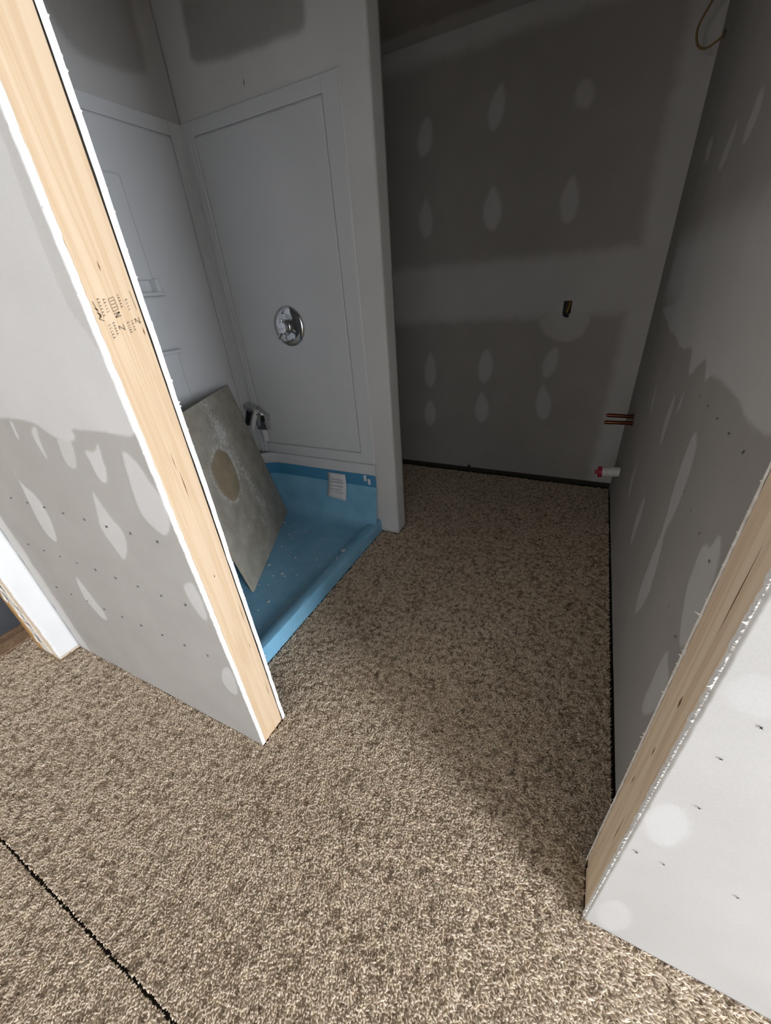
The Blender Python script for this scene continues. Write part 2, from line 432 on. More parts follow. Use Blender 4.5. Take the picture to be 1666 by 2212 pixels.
# ------------------------------------------------------------------ joint compound patches and print marks, image pixels unprojected to metres on each wall
MUD_FRONT = [[(-0.727, 1.088), (-0.555, 1.099), (-0.457, 1.103), (-0.386, 1.098), (-0.358, 1.084), (-0.315, 1.065), (-0.264, 1.063), (-0.228, 1.076), (-0.234, 1.097), (-0.148, 1.099), (-0.069, 1.096), (-0.006, 1.095), (0.022, 1.139), (0.005, 1.223), (-0.01, 1.277), (-0.036, 1.314), (-0.042, 1.356), (-0.043, 1.408), (-0.036, 1.444), (-0.031, 1.488), (-0.023, 1.538), (-0.044, 1.598)], [(-0.512, 1.096), (-0.496, 1.096), (-0.504, 1.073), (-0.516, 1.042), (-0.523, 1.054), (-0.516, 1.077)], [(-0.421, 1.08), (-0.387, 1.09), (-0.408, 1.057), (-0.419, 0.995), (-0.429, 1.023), (-0.436, 1.047), (-0.432, 1.067)], [(-0.318, 1.067), (-0.257, 1.073), (-0.27, 1.035), (-0.281, 1.009), (-0.307, 0.986), (-0.332, 0.996), (-0.335, 1.02), (-0.323, 1.048)], [(-0.222, 1.047), (-0.176, 1.045), (-0.152, 1.071), (-0.157, 1.051), (-0.167, 1.023), (-0.166, 1.009), (-0.191, 0.968), (-0.214, 0.969), (-0.223, 0.992), (-0.221, 1.024)], [(-0.073, 1.062), (-0.057, 1.056), (-0.029, 1.029), (-0.021, 0.997), (-0.0, 0.972), (0.0, 0.905), (-0.014, 0.879), (-0.049, 0.849), (-0.074, 0.861), (-0.107, 0.894), (-0.104, 0.951), (-0.09, 1.006), (-0.082, 1.043)], [(-0.276, 0.94), (-0.274, 0.918), (-0.257, 0.858), (-0.23, 0.832), (-0.234, 0.786), (-0.267, 0.737), (-0.301, 0.71), (-0.31, 0.738), (-0.337, 0.803), (-0.306, 0.87)], [(-0.654, 0.963), (-0.674, 0.898), (-0.615, 0.866), (-0.608, 0.813), (-0.617, 0.761), (-0.662, 0.683), (-0.699, 0.696), (-0.714, 0.747), (-0.688, 0.836)], [(-0.68, 0.554), (-0.662, 0.504), (-0.645, 0.444), (-0.625, 0.401), (-0.634, 0.345), (-0.676, 0.346), (-0.703, 0.398), (-0.727, 0.425)], [(-0.063, 0.7), (-0.016, 0.723), (-0.01, 0.682), (-0.01, 0.592), (-0.042, 0.579), (-0.061, 0.627), (-0.069, 0.668)], [(-0.049, 0.375), (-0.006, 0.412), (-0.015, 0.267), (-0.064, 0.257), (-0.078, 0.31)]]
SCUFF_FRONT = [(-0.602, 0.827), (-0.5, 0.826), (-0.401, 0.825), (-0.193, 0.825), (-0.089, 0.825), (-0.798, 0.831), (-0.505, 0.621), (-0.404, 0.623), (-0.297, 0.621), (-0.195, 0.62), (-0.092, 0.621), (-0.294, 0.419), (-0.19, 0.42), (-0.087, 0.418)]
MUD_BACK = [[(-0.268, 0.899), (-0.255, 0.882), (-0.239, 0.837), (-0.224, 0.775), (-0.23, 0.711), (-0.247, 0.663), (-0.271, 0.644), (-0.294, 0.661), (-0.311, 0.709), (-0.316, 0.774), (-0.298, 0.837), (-0.281, 0.882)], [(0.142, 0.915), (0.16, 0.899), (0.177, 0.857), (0.188, 0.801), (0.179, 0.745), (0.159, 0.704), (0.132, 0.69), (0.106, 0.708), (0.089, 0.752), (0.086, 0.81), (0.102, 0.864), (0.123, 0.903)], [(0.577, 0.927), (0.59, 0.909), (0.597, 0.869), (0.595, 0.819), (0.579, 0.772), (0.557, 0.74), (0.534, 0.734), (0.516, 0.754), (0.51, 0.796), (0.516, 0.846), (0.536, 0.891), (0.558, 0.92)], [(-0.273, 0.553), (-0.258, 0.541), (-0.241, 0.505), (-0.226, 0.456), (-0.233, 0.404), (-0.251, 0.365), (-0.276, 0.349), (-0.301, 0.362), (-0.318, 0.399), (-0.324, 0.45), (-0.308, 0.502), (-0.289, 0.539)], [(0.121, 0.629), (0.136, 0.615), (0.156, 0.575), (0.177, 0.52), (0.174, 0.462), (0.158, 0.418), (0.133, 0.401), (0.107, 0.415), (0.086, 0.457), (0.076, 0.514), (0.091, 0.572), (0.108, 0.614)], [(0.53, 0.687), (0.545, 0.672), (0.569, 0.631), (0.594, 0.573), (0.595, 0.514), (0.583, 0.468), (0.56, 0.45), (0.532, 0.465), (0.508, 0.509), (0.494, 0.569), (0.505, 0.628), (0.518, 0.671)], [(-0.266, 2.141), (-0.252, 2.125), (-0.243, 2.091), (-0.241, 2.047), (-0.257, 2.007), (-0.281, 1.98), (-0.307, 1.975), (-0.327, 1.992), (-0.336, 2.028), (-0.332, 2.072), (-0.309, 2.11), (-0.285, 2.135)], [(0.14, 2.199), (0.148, 2.183), (0.156, 2.147), (0.16, 2.098), (0.145, 2.054), (0.124, 2.024), (0.101, 2.018), (0.084, 2.037), (0.077, 2.076), (0.082, 2.124), (0.106, 2.164), (0.127, 2.191)], [(0.551, 2.122), (0.572, 2.107), (0.586, 2.083), (0.59, 2.055), (0.582, 2.031), (0.564, 2.017), (0.541, 2.018), (0.519, 2.032), (0.505, 2.058), (0.502, 2.086), (0.51, 2.11), (0.528, 2.123)], [(-0.286, 1.774), (-0.271, 1.76), (-0.256, 1.723), (-0.243, 1.674), (-0.249, 1.626), (-0.266, 1.591), (-0.289, 1.58), (-0.312, 1.596), (-0.328, 1.635), (-0.333, 1.685), (-0.317, 1.731), (-0.3, 1.764)], [(0.125, 1.784), (0.14, 1.768), (0.16, 1.727), (0.18, 1.672), (0.173, 1.62), (0.154, 1.583), (0.126, 1.572), (0.098, 1.591), (0.077, 1.635), (0.07, 1.69), (0.09, 1.739), (0.109, 1.774)], [(0.543, 1.763), (0.556, 1.746), (0.573, 1.706), (0.589, 1.652), (0.582, 1.602), (0.564, 1.569), (0.539, 1.56), (0.515, 1.581), (0.498, 1.623), (0.493, 1.677), (0.512, 1.722), (0.53, 1.753)], [(0.442, 1.086), (0.477, 1.019), (0.553, 0.963), (0.636, 0.949), (0.709, 0.979), (0.74, 1.05), (0.746, 1.099), (0.604, 1.155)]]
MUD_RIGHT = [[(2.088, 1.135), (1.789, 1.115), (1.611, 1.085), (1.535, 1.093), (1.407, 1.082), (1.253, 1.065), (1.103, 1.102), (1.071, 1.067), (1.051, 1.028), (1.003, 1.037), (0.956, 1.076), (0.893, 1.1), (0.836, 1.048), (0.817, 1.064), (0.795, 1.078), (0.631, 1.084), (0.523, 1.078), (0.474, 1.061), (0.375, 1.064), (0.322, 1.083)], [(1.571, 0.905), (1.543, 0.853), (1.507, 0.753), (1.584, 0.812)], [(1.139, 0.958), (1.115, 0.87), (1.138, 0.744), (1.197, 0.82), (1.175, 0.912)], [(1.036, 0.995), (1.016, 0.944), (1.045, 0.9), (1.055, 0.934)], [(0.772, 0.954), (0.712, 0.922), (0.69, 0.834), (0.697, 0.754), (0.731, 0.651), (0.711, 0.614), (0.684, 0.561), (0.686, 0.517), (0.668, 0.465), (0.736, 0.312), (0.777, 0.359), (0.785, 0.451), (0.768, 0.576), (0.756, 0.66), (0.793, 0.759), (0.796, 0.887)], [(1.146, 0.587), (1.095, 0.521), (1.124, 0.309), (1.191, 0.393)], [(1.514, 0.567), (1.501, 0.487), (1.478, 0.348), (1.6, 0.427)], [(0.376, 0.878), (0.334, 0.841), (0.312, 0.776), (0.305, 0.657), (0.333, 0.596), (0.379, 0.638), (0.427, 0.701), (0.427, 0.72), (0.437, 0.79), (0.42, 0.824), (0.393, 0.82)], [(0.386, 0.552), (0.356, 0.523), (0.313, 0.526), (0.302, 0.41), (0.392, 0.279), (0.4, 0.445)], [(1.218, 1.697), (1.158, 1.643), (1.204, 1.577), (1.282, 1.592), (1.255, 1.661)], [(1.433, 1.685), (1.406, 1.622), (1.458, 1.56), (1.548, 1.578), (1.496, 1.646)], [(1.826, 1.719), (1.807, 1.647), (1.904, 1.654), (1.941, 1.725)]]
SCUFF_RIGHT = [(0.575, 0.812), (0.47, 0.809), (0.676, 0.815), (0.972, 0.828), (0.422, 1.017), (0.579, 0.599), (0.476, 0.596), (0.368, 0.592), (1.074, 0.832)]
MUD_DOOR = [[(1.008, 0.596), (1.025, 0.59), (1.039, 0.569), (1.048, 0.537), (1.049, 0.501), (1.04, 0.47), (1.024, 0.455), (1.005, 0.46), (0.99, 0.485), (0.981, 0.521), (0.983, 0.557), (0.993, 0.584)], [(1.02, 0.191), (1.037, 0.184), (1.052, 0.157), (1.06, 0.115), (1.059, 0.069), (1.048, 0.031), (1.031, 0.012), (1.011, 0.019), (0.995, 0.051), (0.988, 0.097), (0.991, 0.143), (1.003, 0.177)], [(1.012, 0.911), (1.029, 0.907), (1.043, 0.894), (1.052, 0.874), (1.053, 0.852), (1.046, 0.833), (1.031, 0.824), (1.013, 0.827), (0.997, 0.843), (0.988, 0.865), (0.988, 0.888), (0.998, 0.904)]]
SCUFF_DOOR = [(1.04, 0.819), (1.036, 0.609), (1.041, 0.406), (1.0, 0.406), (1.143, 0.407), (1.025, 0.736)]
PAPER_PART = [[(-0.911, 2.413), (-0.924, 2.332), (-0.926, 2.27), (-0.935, 2.192), (-0.768, 2.169), (-0.571, 2.163), (-0.394, 2.152), (-0.344, 2.163), (-0.338, 2.265)]]
PAPER_SHOW = [[(0.862, 2.298), (0.884, 2.225), (0.925, 2.151), (1.001, 2.139), (1.193, 2.148), (1.249, 2.17), (1.247, 2.275), (1.263, 2.45)]]

def sh(polys, du, dv): return [[(a - du, b - dv) for a, b in q] for q in polys]

# ------------------------------------------------------------------ wall left of the opening (exposed stud end)
Z0 = 0.006
wl = empty('wall_left', (0, 0, 0)); struct(wl, 'stud wall with an exposed pale pine end left of the opening')
front_bands = [(0.0, 0.085, 0, 2.44)]
grid_sheet('drywall_sheet', (XS, 0, Z0), (1, 0, 0), (0, 0, 1), (0, -1, 0), -XS, CEIL - Z0, 0.005, SHEET, wl,
           polys=sh(MUD_FRONT, XS, Z0), bands=front_bands, rag=('max', 0.0014), seed=11, feather=0.008, weak=[([(XS - XS, 1.12), (1.2, 1.12), (1.2, 2.3), (0, 2.3)], .62, .05)])
grid_sheet('drywall_sheet', (XS, T, Z0), (1, 0, 0), (0, 0, 1), (0, 1, 0), -XS, CEIL - Z0, 0.03, SHEET, wl, base=.6, rag=('max', 0.0018), seed=12)
box('stud', -0.038, -0.0012, GY + .0004, T - GY - .0012, 0.036, CEIL, M_WOOD, wl, bevel=0.0022)
box('bottom_plate', XS + .01, -0.0030, GY + .001, T - GY - .001, 0.0, 0.035, M_WOOD, wl, bevel=0.002)
o = shreds('torn_paper_edge', wl, 60, (0, -0.0006, 0.02), (0, -0.0006, 2.40), (1, 0, 0), (0, -1, 0), M_PAPER, 0.0028, 5)
o = shreds('torn_paper_edge', wl, 60, (0, T + .0006, 0.02), (0, T + .0006, 2.40), (1, 0, 0), (0, 1, 0), M_PAPER, 0.0028, 6)
# fastener marks printed on the paper, 4 in apart
sp = []
for zrow in (0.418, 0.62, 0.826):
    for k in range(9): sp.append((-0.089 - 0.1025 * k + random.uniform(-.003, .003), zrow + random.uniform(-.002, .002)))
marks('print_marks', wl, sp, ('y', -0.0022), M_SCUFF, 0.015, 3)
# drying checks and small knots in the stud face
def checks(name, parent, x, items, m, sgn):
    bm = bmesh.new()
    for (y, z0, z1, w) in items:
        q = [(y, z0), (y + w, (z0 * .6 + z1 * .4)), (y + w * .3, z1), (y - w * .6, (z0 * .5 + z1 * .5))]
        bm.faces.new([bm.verts.new((x, a, b)) for a, b in q])
    return obj(name, bm, m, parent)
checks('wood_check', wl, -0.0008, [(0.060, 0.93, 1.00, .0016), (0.055, 1.00, 1.045, .0010), (0.088, 0.50, 0.58, .0012), (0.078, 0.40, 0.43, .001),
                                   (0.084, 0.16, 0.235, .0012), (0.052, 1.375, 1.392, .0016), (0.0915, 1.27, 1.285, .0018), (0.05, .70, .71, .002)], M_CRACK, 1)
# grade stamp: faint rows of illegible ink strokes with a slanted box mark and two Z shapes
def stamp():
    bm = bmesh.new(); r = random.Random(4)
    def st(a, b, w=.0009):
        w *= 1.7
        a = Vector(a); b = Vector(b); d = (b - a).normalized(); n = Vector((-d.y, d.x)) * w / 2
        bm.faces.new([bm.verts.new((-0.0007, p.x, p.y)) for p in (a - n, b - n, b + n, a + n)])
    def row(y, z0, z1, wid, n):
        for i in range(n):
            z = z0 + (z1 - z0) * (i + .5) / n; h = (z1 - z0) / n * .33
            st((y - wid, z - h), (y - wid * .2, z + h), .0007); st((y + wid * .1, z + h), (y + wid, z + h * .3), .0006)
            if r.random() < .7: st((y - wid, z + h), (y + wid, z + h), .0006)
    row(.029, 1.306, 1.336, .0022, 6); row(.039, 1.312, 1.335, .0022, 5); row(.0665, 1.318, 1.341, .0020, 5); row(.079, 1.313, 1.333, .0022, 4)
    row(.032, 1.270, 1.296, .0026, 5); row(.0405, 1.276, 1.298, .0018, 5); row(.067, 1.276, 1.296, .0024, 5); row(.076, 1.279, 1.299, .0016, 4)
    for a, b in (((.0465, 1.334), (.0575, 1.337)), ((.0575, 1.337), (.0585, 1.318)), ((.0465, 1.334), (.0475, 1.314)), ((.0475, 1.314), (.0585, 1.318)),
                 ((.048, 1.330), (.057, 1.332)), ((.0482, 1.325), (.0573, 1.327)), ((.0484, 1.320), (.0577, 1.322))): st(a, b, .0008)
    for a, b in (((.047, 1.310), (.0585, 1.313)), ((.0585, 1.313), (.0482, 1.305)), ((.0482, 1.305), (.0595, 1.3075))): st(a, b, .0014)
    for y0, y1, z0, z1 in ((.0475, .0565, 1.283, 1.291), (.0825, .0905, 1.291, 1.300)):
        st((y0, z0 + .002), (y0, z1), .0013); st((y0, z1), (y1, z0 + .001), .0013); st((y1, z0 + .001), (y1, z1 + .002), .0013)
    for a, b in (((.0185, 1.332), (.0225, 1.306)), ((.0175, 1.322), (.0225, 1.318)), ((.0185, 1.314), (.0245, 1.311)), ((.0245, 1.311), (.0185, 1.305)), ((.0185, 1.305), (.026, 1.301))): st(a, b, .0013)
    st((.0905, 1.345), (.0925, 1.315), .0008)
    return obj('grade_stamp', bm, M_STAMP, wl)
gs = stamp(); gs['label'] = 'faint inked grade stamp on the pine stud'

# ------------------------------------------------------------------ white return at the far left, rough wood end
rt = empty('wall_return', (0, 0, 0)); struct(rt, 'short bright white return wall with a rough wooden end at far left')
grid_sheet('drywall_sheet', (XS, -0.082, 0.018), (0, 1, 0), (0, 0, 1), (1, 0, 0), 0.082, CEIL - .018, 0.01, [M_CLEAN, M_PAPER], rt, base=1, rag=('min', 0.002), seed=31)
box('stud', XS - .060, XS - GY - .001, -0.080, -0.040, 0.0, CEIL, M_WOOD2, rt, bevel=.002)
box('stud', XS - .150, XS - .085, -0.078, -0.040, 0.0, CEIL, M_PAPER, rt, bevel=.002)
box('stud', XS - .200, XS - .152, -0.079, -0.040, 0.0, CEIL, M_WOOD3, rt, bevel=.002)
box('stud', XS - .0845, XS - .0605, -0.076, -0.040, 0.0, CEIL, M_WOOD2, rt, bevel=.001)
box('stud', XS - .200, XS - GY - .001, -0.039, 0.90, 0.0, CEIL, M_WOOD2, rt)
bm = bmesh.new()
rr = random.Random(8)
for k in range(9):
    cx, cz = XS - .11 + rr.uniform(-.03, .03), .06 + k * .055 + rr.uniform(-.02, .02)
    vs = []
    for i in range(9):
        a = 2 * math.pi * i / 9; R_ = rr.uniform(.008, .024)
        vs.append(bm.verts.new((cx + math.cos(a) * R_, -0.0805 - rr.random() * .002, cz + math.sin(a) * R_ * 1.6)))
    c = bm.verts.new((cx, -0.086, cz))
    for i in range(9): bm.faces.new((vs[i], vs[(i + 1) % 9], c))
o = obj('compound_smear', bm, M_PAPER, rt); o['kind'] = 'stuff'

# ------------------------------------------------------------------ wall right of the opening
wd = empty('wall_doorway', (0, 0, 0)); struct(wd, 'bright drywall stub with a ragged cut edge right of the opening')
grid_sheet('drywall_sheet', (XD, 0, Z0), (1, 0, 0), (0, 0, 1), (0, -1, 0), 0.82, CEIL - Z0, 0.007, SHEET, wd,
           polys=[[(9, 9), (9.1, 9), (9, 9.1)]] + sh(MUD_DOOR, XD, Z0), bands=[(0, 3, 1.09, 1.42)], rag=('min', 0.0012), seed=21, base=.55, feather=.02)
box('drywall_sheet', XD + .8205, WX, 0, GY, Z0, CEIL, M_CLEAN, wd)
grid_sheet('drywall_sheet', (XD + .042, T, Z0), (1, 0, 0), (0, 0, 1), (0, 1, 0), XR - XD - .042, CEIL - Z0, 0.01, SHEET, wd, base=.8, rag=('min', 0.0008), seed=22)
box('stud', XD + .0020, XD + .0415, GY + .0008, T - .0012, 0.036, CEIL, M_WOOD2, wd, bevel=0.004)
box('stud', XD + .043, XR, GY + .001, T - GY - .001, 0.036, CEIL, M_WOOD2, wd)
box('bottom_plate', XD + .004, XR, GY + .001, T - GY - .001, 0.0, 0.035, M_WOOD2, wd, bevel=0.002)
shreds('torn_paper_edge', wd, 520, (XD, -0.0006, 0.02), (XD, -0.0006, 2.40), (-1, 0, 0), (0, -1, 0), M_PAPER, 0.0034, 7)
shreds('torn_paper_edge', wd, 150, (XD + .0030, T - .0008, 0.02), (XD + .0030, T - .0008, 2.40), (-1, 0, 0), (0, 1, 0), M_PAPER, 0.0060, 9)
bm = bmesh.new(); rr = random.Random(17); prev = None          # ragged paper strip folded over the far corner of the stud
for k in range(241):
    z = .02 + 2.38 * k / 240; w = .0025 + .0025 * rr.random() + (.006 if rr.random() < .03 else 0)
    q = [bm.verts.new((XD + .0016, T - .0010 - w, z)), bm.verts.new((XD + .0004, T + .0004, z)), bm.verts.new((XD + .004, T + .0012 + .001 * rr.random(), z))]
    if prev:
        for i in range(2): bm.faces.new((prev[i], prev[i + 1], q[i + 1], q[i]))
    prev = q
o = obj('torn_paper_edge', bm, M_PAPER, wd)
checks('wood_check', wd, XD + .0017, [(0.055, 0.74, 0.77, .004), (0.06, .60, .63, .002), (0.08, .47, .50, .002), (.045, .30, .42, .0016), (.05, .9, 1.05, .0014)], M_CRACK, -1)
marks('print_marks', wd, SCUFF_DOOR + [(1.143, .61), (1.143, .81), (1.245, .407), (1.245, .61), (1.245, .81)], ('y', -0.0022), M_SCUFF, 0.009, 13)
box('door_header', -0.002, XD + .002, 0.0, T, 2.08, CEIL, M_DRY, wd)

# ------------------------------------------------------------------ right wall of the small room
wr2 = empty('wall_right', (0, 0, 0)); struct(wr2, 'grey drywall right wall with long compound streaks')
grid_sheet('drywall_sheet', (XR, T, Z0), (0, 1, 0), (0, 0, 1), (-1, 0, 0), YB - T + .012, CEIL - Z0, 0.007, SHEET, wr2,
           polys=sh([MUD_RIGHT[0] + [(0.2, 1.24), (1.3, 1.24), (1.75, 1.17)]] + MUD_RIGHT[1:], T, Z0), bands=[(0, 3, 2.35 - Z0, 2.44)], seed=51, feather=.009,
           weak=[([(-.2, 1.15), (1.25, 1.15), (1.95, 1.20), (1.95, 1.40), (-.2, 1.44)], .95, .13)])
rp = [(0.575 + k * -.104, .812) for k in range(-5, 3)] + [(0.579 - k * .104, .597) for k in range(-5, 3)] + [(.422 + k * .104, 1.017) for k in range(6)]
marks('print_marks', wr2, rp, ('x', XR - .0024), M_SCUFF, 0.012, 23)
box('stud_backing', XR + GY + .001, XR + .10, T, YB, 0, CEIL, M_WOOD2, wr2)

# ------------------------------------------------------------------ back wall
wb = empty('wall_back', (0, 0, 0)); struct(wb, 'dim back wall with a taped joint and rows of filled screws')
BX = XS; BZ = 0.032
HOLE = [(.589, 1.182), (.629, 1.182), (.626, 1.089), (.582, 1.096)]
grid_sheet('drywall_sheet', (BX, YB, BZ), (1, 0, 0), (0, 0, 1), (0, -1, 0), XR - BX + .012, CEIL - BZ, 0.0075, SHEET, wb,
           polys=sh([[(9, 9), (9.1, 9), (9, 9.1)]] + MUD_BACK, BX, BZ),
           bands=[(0, 2.2, 1.095 - BZ, 1.42 - BZ), (0.92 - BX, 2.3, 0, 2.5), (0, 2.3, 2.355 - BZ, 2.5)], hole=sh([HOLE], BX, BZ)[0], seed=61, feather=.026)
box('notch', .040, .062, YB - .004, YB + .002, .026, .050, M_GAP, wb)
box('stud_backing', BX, XR, YB + .10, YB + .12, 0, CEIL, M_GAP, wb)
box('bottom_plate', BX, XR, YB + GY, YB + .10, -.01, 0.030, M_GAP, wb)
# electrical box with a yellow cable inside the cut-out
eb = empty('electrical_box', (0.605, YB + .02, 1.138)); tag(eb, 'small dark electrical cut-out with yellow cable in the back wall', 'outlet box')
bm = bmesh.new()
for a in ((-.032, -.028, 0, .06, -.062, .062), (.028, .032, 0, .06, -.062, .062), (-.032, .032, 0, .06, -.062, -.058), (-.032, .032, 0, .06, .058, .062), (-.032, .032, .056, .06, -.062, .062)): add_box(bm, *a)
obj('box_shell', bm, M_PLASTIC_DARK, eb)
bm = bmesh.new(); add_tube(bm, [(.012, .05, .05), (.014, .02, .03), (.010, .004, .005), (.004, .006, -.018), (.006, .03, -.03), (.008, .05, -.03)], .0075, 8)
obj('cable', bm, M_YELLOW, eb, True)
bm = bmesh.new(); add_tube(bm, [(-.021, .003, -.028), (-.020, -.016, -.036), (-.0215, -.0185, -.046), (-.019, -.015, -.052)], .0035, 6)
obj('wire', bm, M_WHITEPL, eb, True)

# ------------------------------------------------------------------ partition and shower back wall
wp = empty('wall_partition', (0, 0, 0)); struct(wp, 'partition wall with clean white corner between shower and nook')
grid_sheet('drywall_sheet', (XS, YP, .006), (1, 0, 0), (0, 0, 1), (0, -1, 0), XP - XS, CEIL - .006, 0.011, [M_FIN, M_FIN], wp, base=.95, paper=sh(PAPER_PART, XS, .006), seed=71, bumpy=0)
grid_sheet('drywall_sheet', (XP, YP, .006), (0, 1, 0), (0, 0, 1), (1, 0, 0), T, CEIL - .006, 0.02, [M_FIN, M_FIN], wp, base=.95, seed=72, bumpy=0)
grid_sheet('drywall_sheet', (XS, YP + T, .006), (1, 0, 0), (0, 0, 1), (0, 1, 0), XP - XS, CEIL - .006, 0.03, [M_DRY, M_DRY], wp, base=.4, seed=73, bumpy=0)
ws = empty('wall_shower', (0, 0, 0)); struct(ws, 'drywall behind and above the shower surround')
grid_sheet('drywall_sheet', (XS, T, .006), (0, 1, 0), (0, 0, 1), (1, 0, 0), YB - T, CEIL - .006, 0.014, SHEET, ws, base=.85, paper=sh(PAPER_SHOW, T, .006), seed=74)
bm = bmesh.new(); bm.faces.new([bm.verts.new(p) for p in ((-.676, YP - .003, 2.10), (-.671, YP - .003, 2.085), (-.675, YP - .003, 2.07))]); obj('nick', bm, M_GAP, wp)

# ------------------------------------------------------------------ shower surround
def rect_frame(bm, a0, a1, b0, b1, wl_, wr_, wb_, wt_, d0, d1, fn, bev=.003):
    for (p, q, r, s) in ((a0, a0 + wl_, b0, b1), (a1 - wr_, a1, b0, b1), (a0 + wl_ - .001, a1 - wr_ + .001, b0, b0 + wb_), (a0 + wl_ - .001, a1 - wr_ + .001, b1 - wt_, b1)):
        fn(bm, p, q, r, s, d0, d1, bev)
def onY(bm, p, q, r, s, d0, d1, bev): add_box(bm, p, q, YP - d1, YP - d0, r, s, bev)
def onX(bm, p, q, r, s, d0, d1, bev): add_box(bm, XS + d0, XS + d1, p, q, r, s, bev)
SB, STOP = 0.455, 2.03
sv = empty('shower_wall', (-.66, YP - .01, SB)); tag(sv, 'white moulded shower wall panel carrying the chrome valve', 'shower wall', 'moulded shower wall panels')
sv.location = (0, 0, 0)
bm = bmesh.new(); onY(bm, XS + .004, -.226, SB, STOP, .0, .004, 0); obj('backing_panel', bm, M_ACRYL, sv)
bm = bmesh.new(); rect_frame(bm, XS + .004, -.226, SB, STOP, .075, .078, .062, .052, .003, .0135, onY); obj('frame', bm, M_ACRYL, sv)
bm = bmesh.new(); onY(bm, XS + .083, -.308, SB + .066, STOP - .056, .003, .0125, .004); obj('inner_panel', bm, M_ACRYL, sv)
bm = bmesh.new()
for xx in (XS + .046, XS + .072): add_tube(bm, [(xx, YP - .0135, SB + .005), (xx, YP - .0135, STOP - .07)], .005, 8)
obj('corner_bead', bm, M_ACRYL, sv, True)
bm = bmesh.new(); add_tube(bm, [(-.226, YP - .003, SB), (-.226, YP - .003, STOP)], .004, 6); add_tube(bm, [(-.226, YP - .003, STOP), (XS + .01, YP - .003, STOP)], .004, 6)
obj('caulk_line', bm, M_WHITEPL, sv, True)

sl = empty('shower_wall'); tag(sl, 'white moulded shower wall panel with stacked soap shelves on the left', 'shower wall', 'moulded shower wall panels')
bm = bmesh.new(); onX(bm, T + .003, YP - .004, SB, STOP, .0, .004, 0); obj('backing_panel', bm, M_ACRYL, sl)
bm = bmesh.new(); rect_frame(bm, T + .003, YP - .004, SB, STOP, .075, .075, .062, .052, .003, .0135, onX); obj('frame', bm, M_ACRYL, sl)
bm = bmesh.new(); onX(bm, T + .082, YP - .083, SB + .066, STOP - .056, .003, .0125, .004); obj('inner_panel', bm, M_ACRYL, sl)
bm = bmesh.new()
for yy in (YP - .046, YP - .072): add_tube(bm, [(XS + .0135, yy, SB + .005), (XS + .0135, yy, STOP - .07)], .005, 8)
obj('corner_bead', bm, M_ACRYL, sl, True)
bm = bmesh.new(); add_tube(bm, [(XS + .003, T, STOP), (XS + .003, YP - .01, STOP)], .004, 6); obj('caulk_line', bm, M_WHITEPL, sl, True)
bm = bmesh.new(); onX(bm, .52, .940, 1.425, 1.80, .010, .034, .010); obj('shelf_column', bm, M_ACRYL, sl)
bm = bmesh.new(); onX(bm, .52, .946, SB + .07, 1.125, .010, .036, .010); obj('shelf_column', bm, M_ACRYL, sl)
bm = bmesh.new(); onX(bm, .50, .950, 1.362, 1.378, .010, .075, .006); onX(bm, .925, .950, 1.362, 1.43, .010, .06, .006); obj('soap_shelf', bm, M_ACRYL, sl)
bm = bmesh.new(); onX(bm, .50, .950, 1.118, 1.134, .010, .07, .006); obj('soap_shelf', bm, M_ACRYL, sl)

# ------------------------------------------------------------------ shower valve
va = empty('shower_valve', (-.655, YP - .0125, 1.183)); tag(va, 'round chrome shower valve on the white shower wall', 'valve')
bm = bmesh.new(); add_lathe(bm, [(.096, 0), (.096, .004), (.091, .010), (.078, .0155), (.058, .019), (.040, .0205), (.034, .022), (0, .022)], (0, 0, 0), (0, -1, 0), 48); obj('escutcheon', bm, M_CHROME, va, True)
bm = bmesh.new(); add_lathe(bm, [(.036, .018), (.036, .034), (.033, .038), (.029, .040), (.029, .058), (.026, .062), (0, .064)], (0, 0, 0), (0, -1, 0), 32); obj('hub', bm, M_CHROME, va, True)
bm = bmesh.new()
for ang, L in ((-2.2, .062), (-.75, .045), (1.6, .04)):
    d = Vector((math.cos(ang), 0, math.sin(ang)))
    add_tube(bm, [Vector((0, -.050, 0)), Vector((0, -.052, 0)) + d * L * .5, Vector((0, -.056, 0)) + d * L], [.012, .010, .0085], 10)
obj('handle', bm, M_CHROME, va, True)

# ------------------------------------------------------------------ shower base with blue film
def u_path(d, R, n=10, xend=XK - .004):
    """inner outline of the three upstands, offset inwards by d"""
    x0 = XS + .004 + d; ya = T + .006 + d; yb = YP - .004 - d; r = max(R - d, .02)
    pts = [(xend, ya)]
    for k in range(12): pts.append((xend + (x0 + r - xend) * (k + 1) / 12, ya))
    for k in range(1, n + 1):
        a = -math.pi / 2 - k * math.pi / 2 / n; pts.append((x0 + r + r * math.cos(a), ya + r + r * math.sin(a)))
    for k in range(1, 15): pts.append((x0, ya + r + (yb - ya - 2 * r) * k / 14))
    for k in range(1, n + 1):
        a = math.pi - k * math.pi / 2 / n; pts.append((x0 + r + r * math.cos(a), yb - r + r * math.sin(a)))
    for k in range(12): pts.append((x0 + r + (xend - x0 - r) * (k + 1) / 12, yb))
    return pts
def sweep(bm, prof, R, wob=0.0, seed=1):
    r = random.Random(seed); rings = []
    for (d, z) in prof:
        rings.append([bm.verts.new((x + r.uniform(-wob, wob), y + r.uniform(-wob, wob), z + r.uniform(-wob, wob))) for x, y in u_path(d, R)])
    for a, b in zip(rings, rings[1:]):
        for k in range(len(a) - 1): bm.faces.new((a[k], a[k + 1], b[k + 1], b[k]))
    return rings
RC = 0.17
sp_ = empty('shower_pan', (0, 0, 0)); tag(sp_, 'low shower pan covered in blue protective film', 'shower pan')
bm = bmesh.new(); sweep(bm, [(.0, .454), (.010, .452), (.012, .445), (.012, .30), (.0, .30)], RC); obj('rim', bm, M_ACRYL, sp_, True)
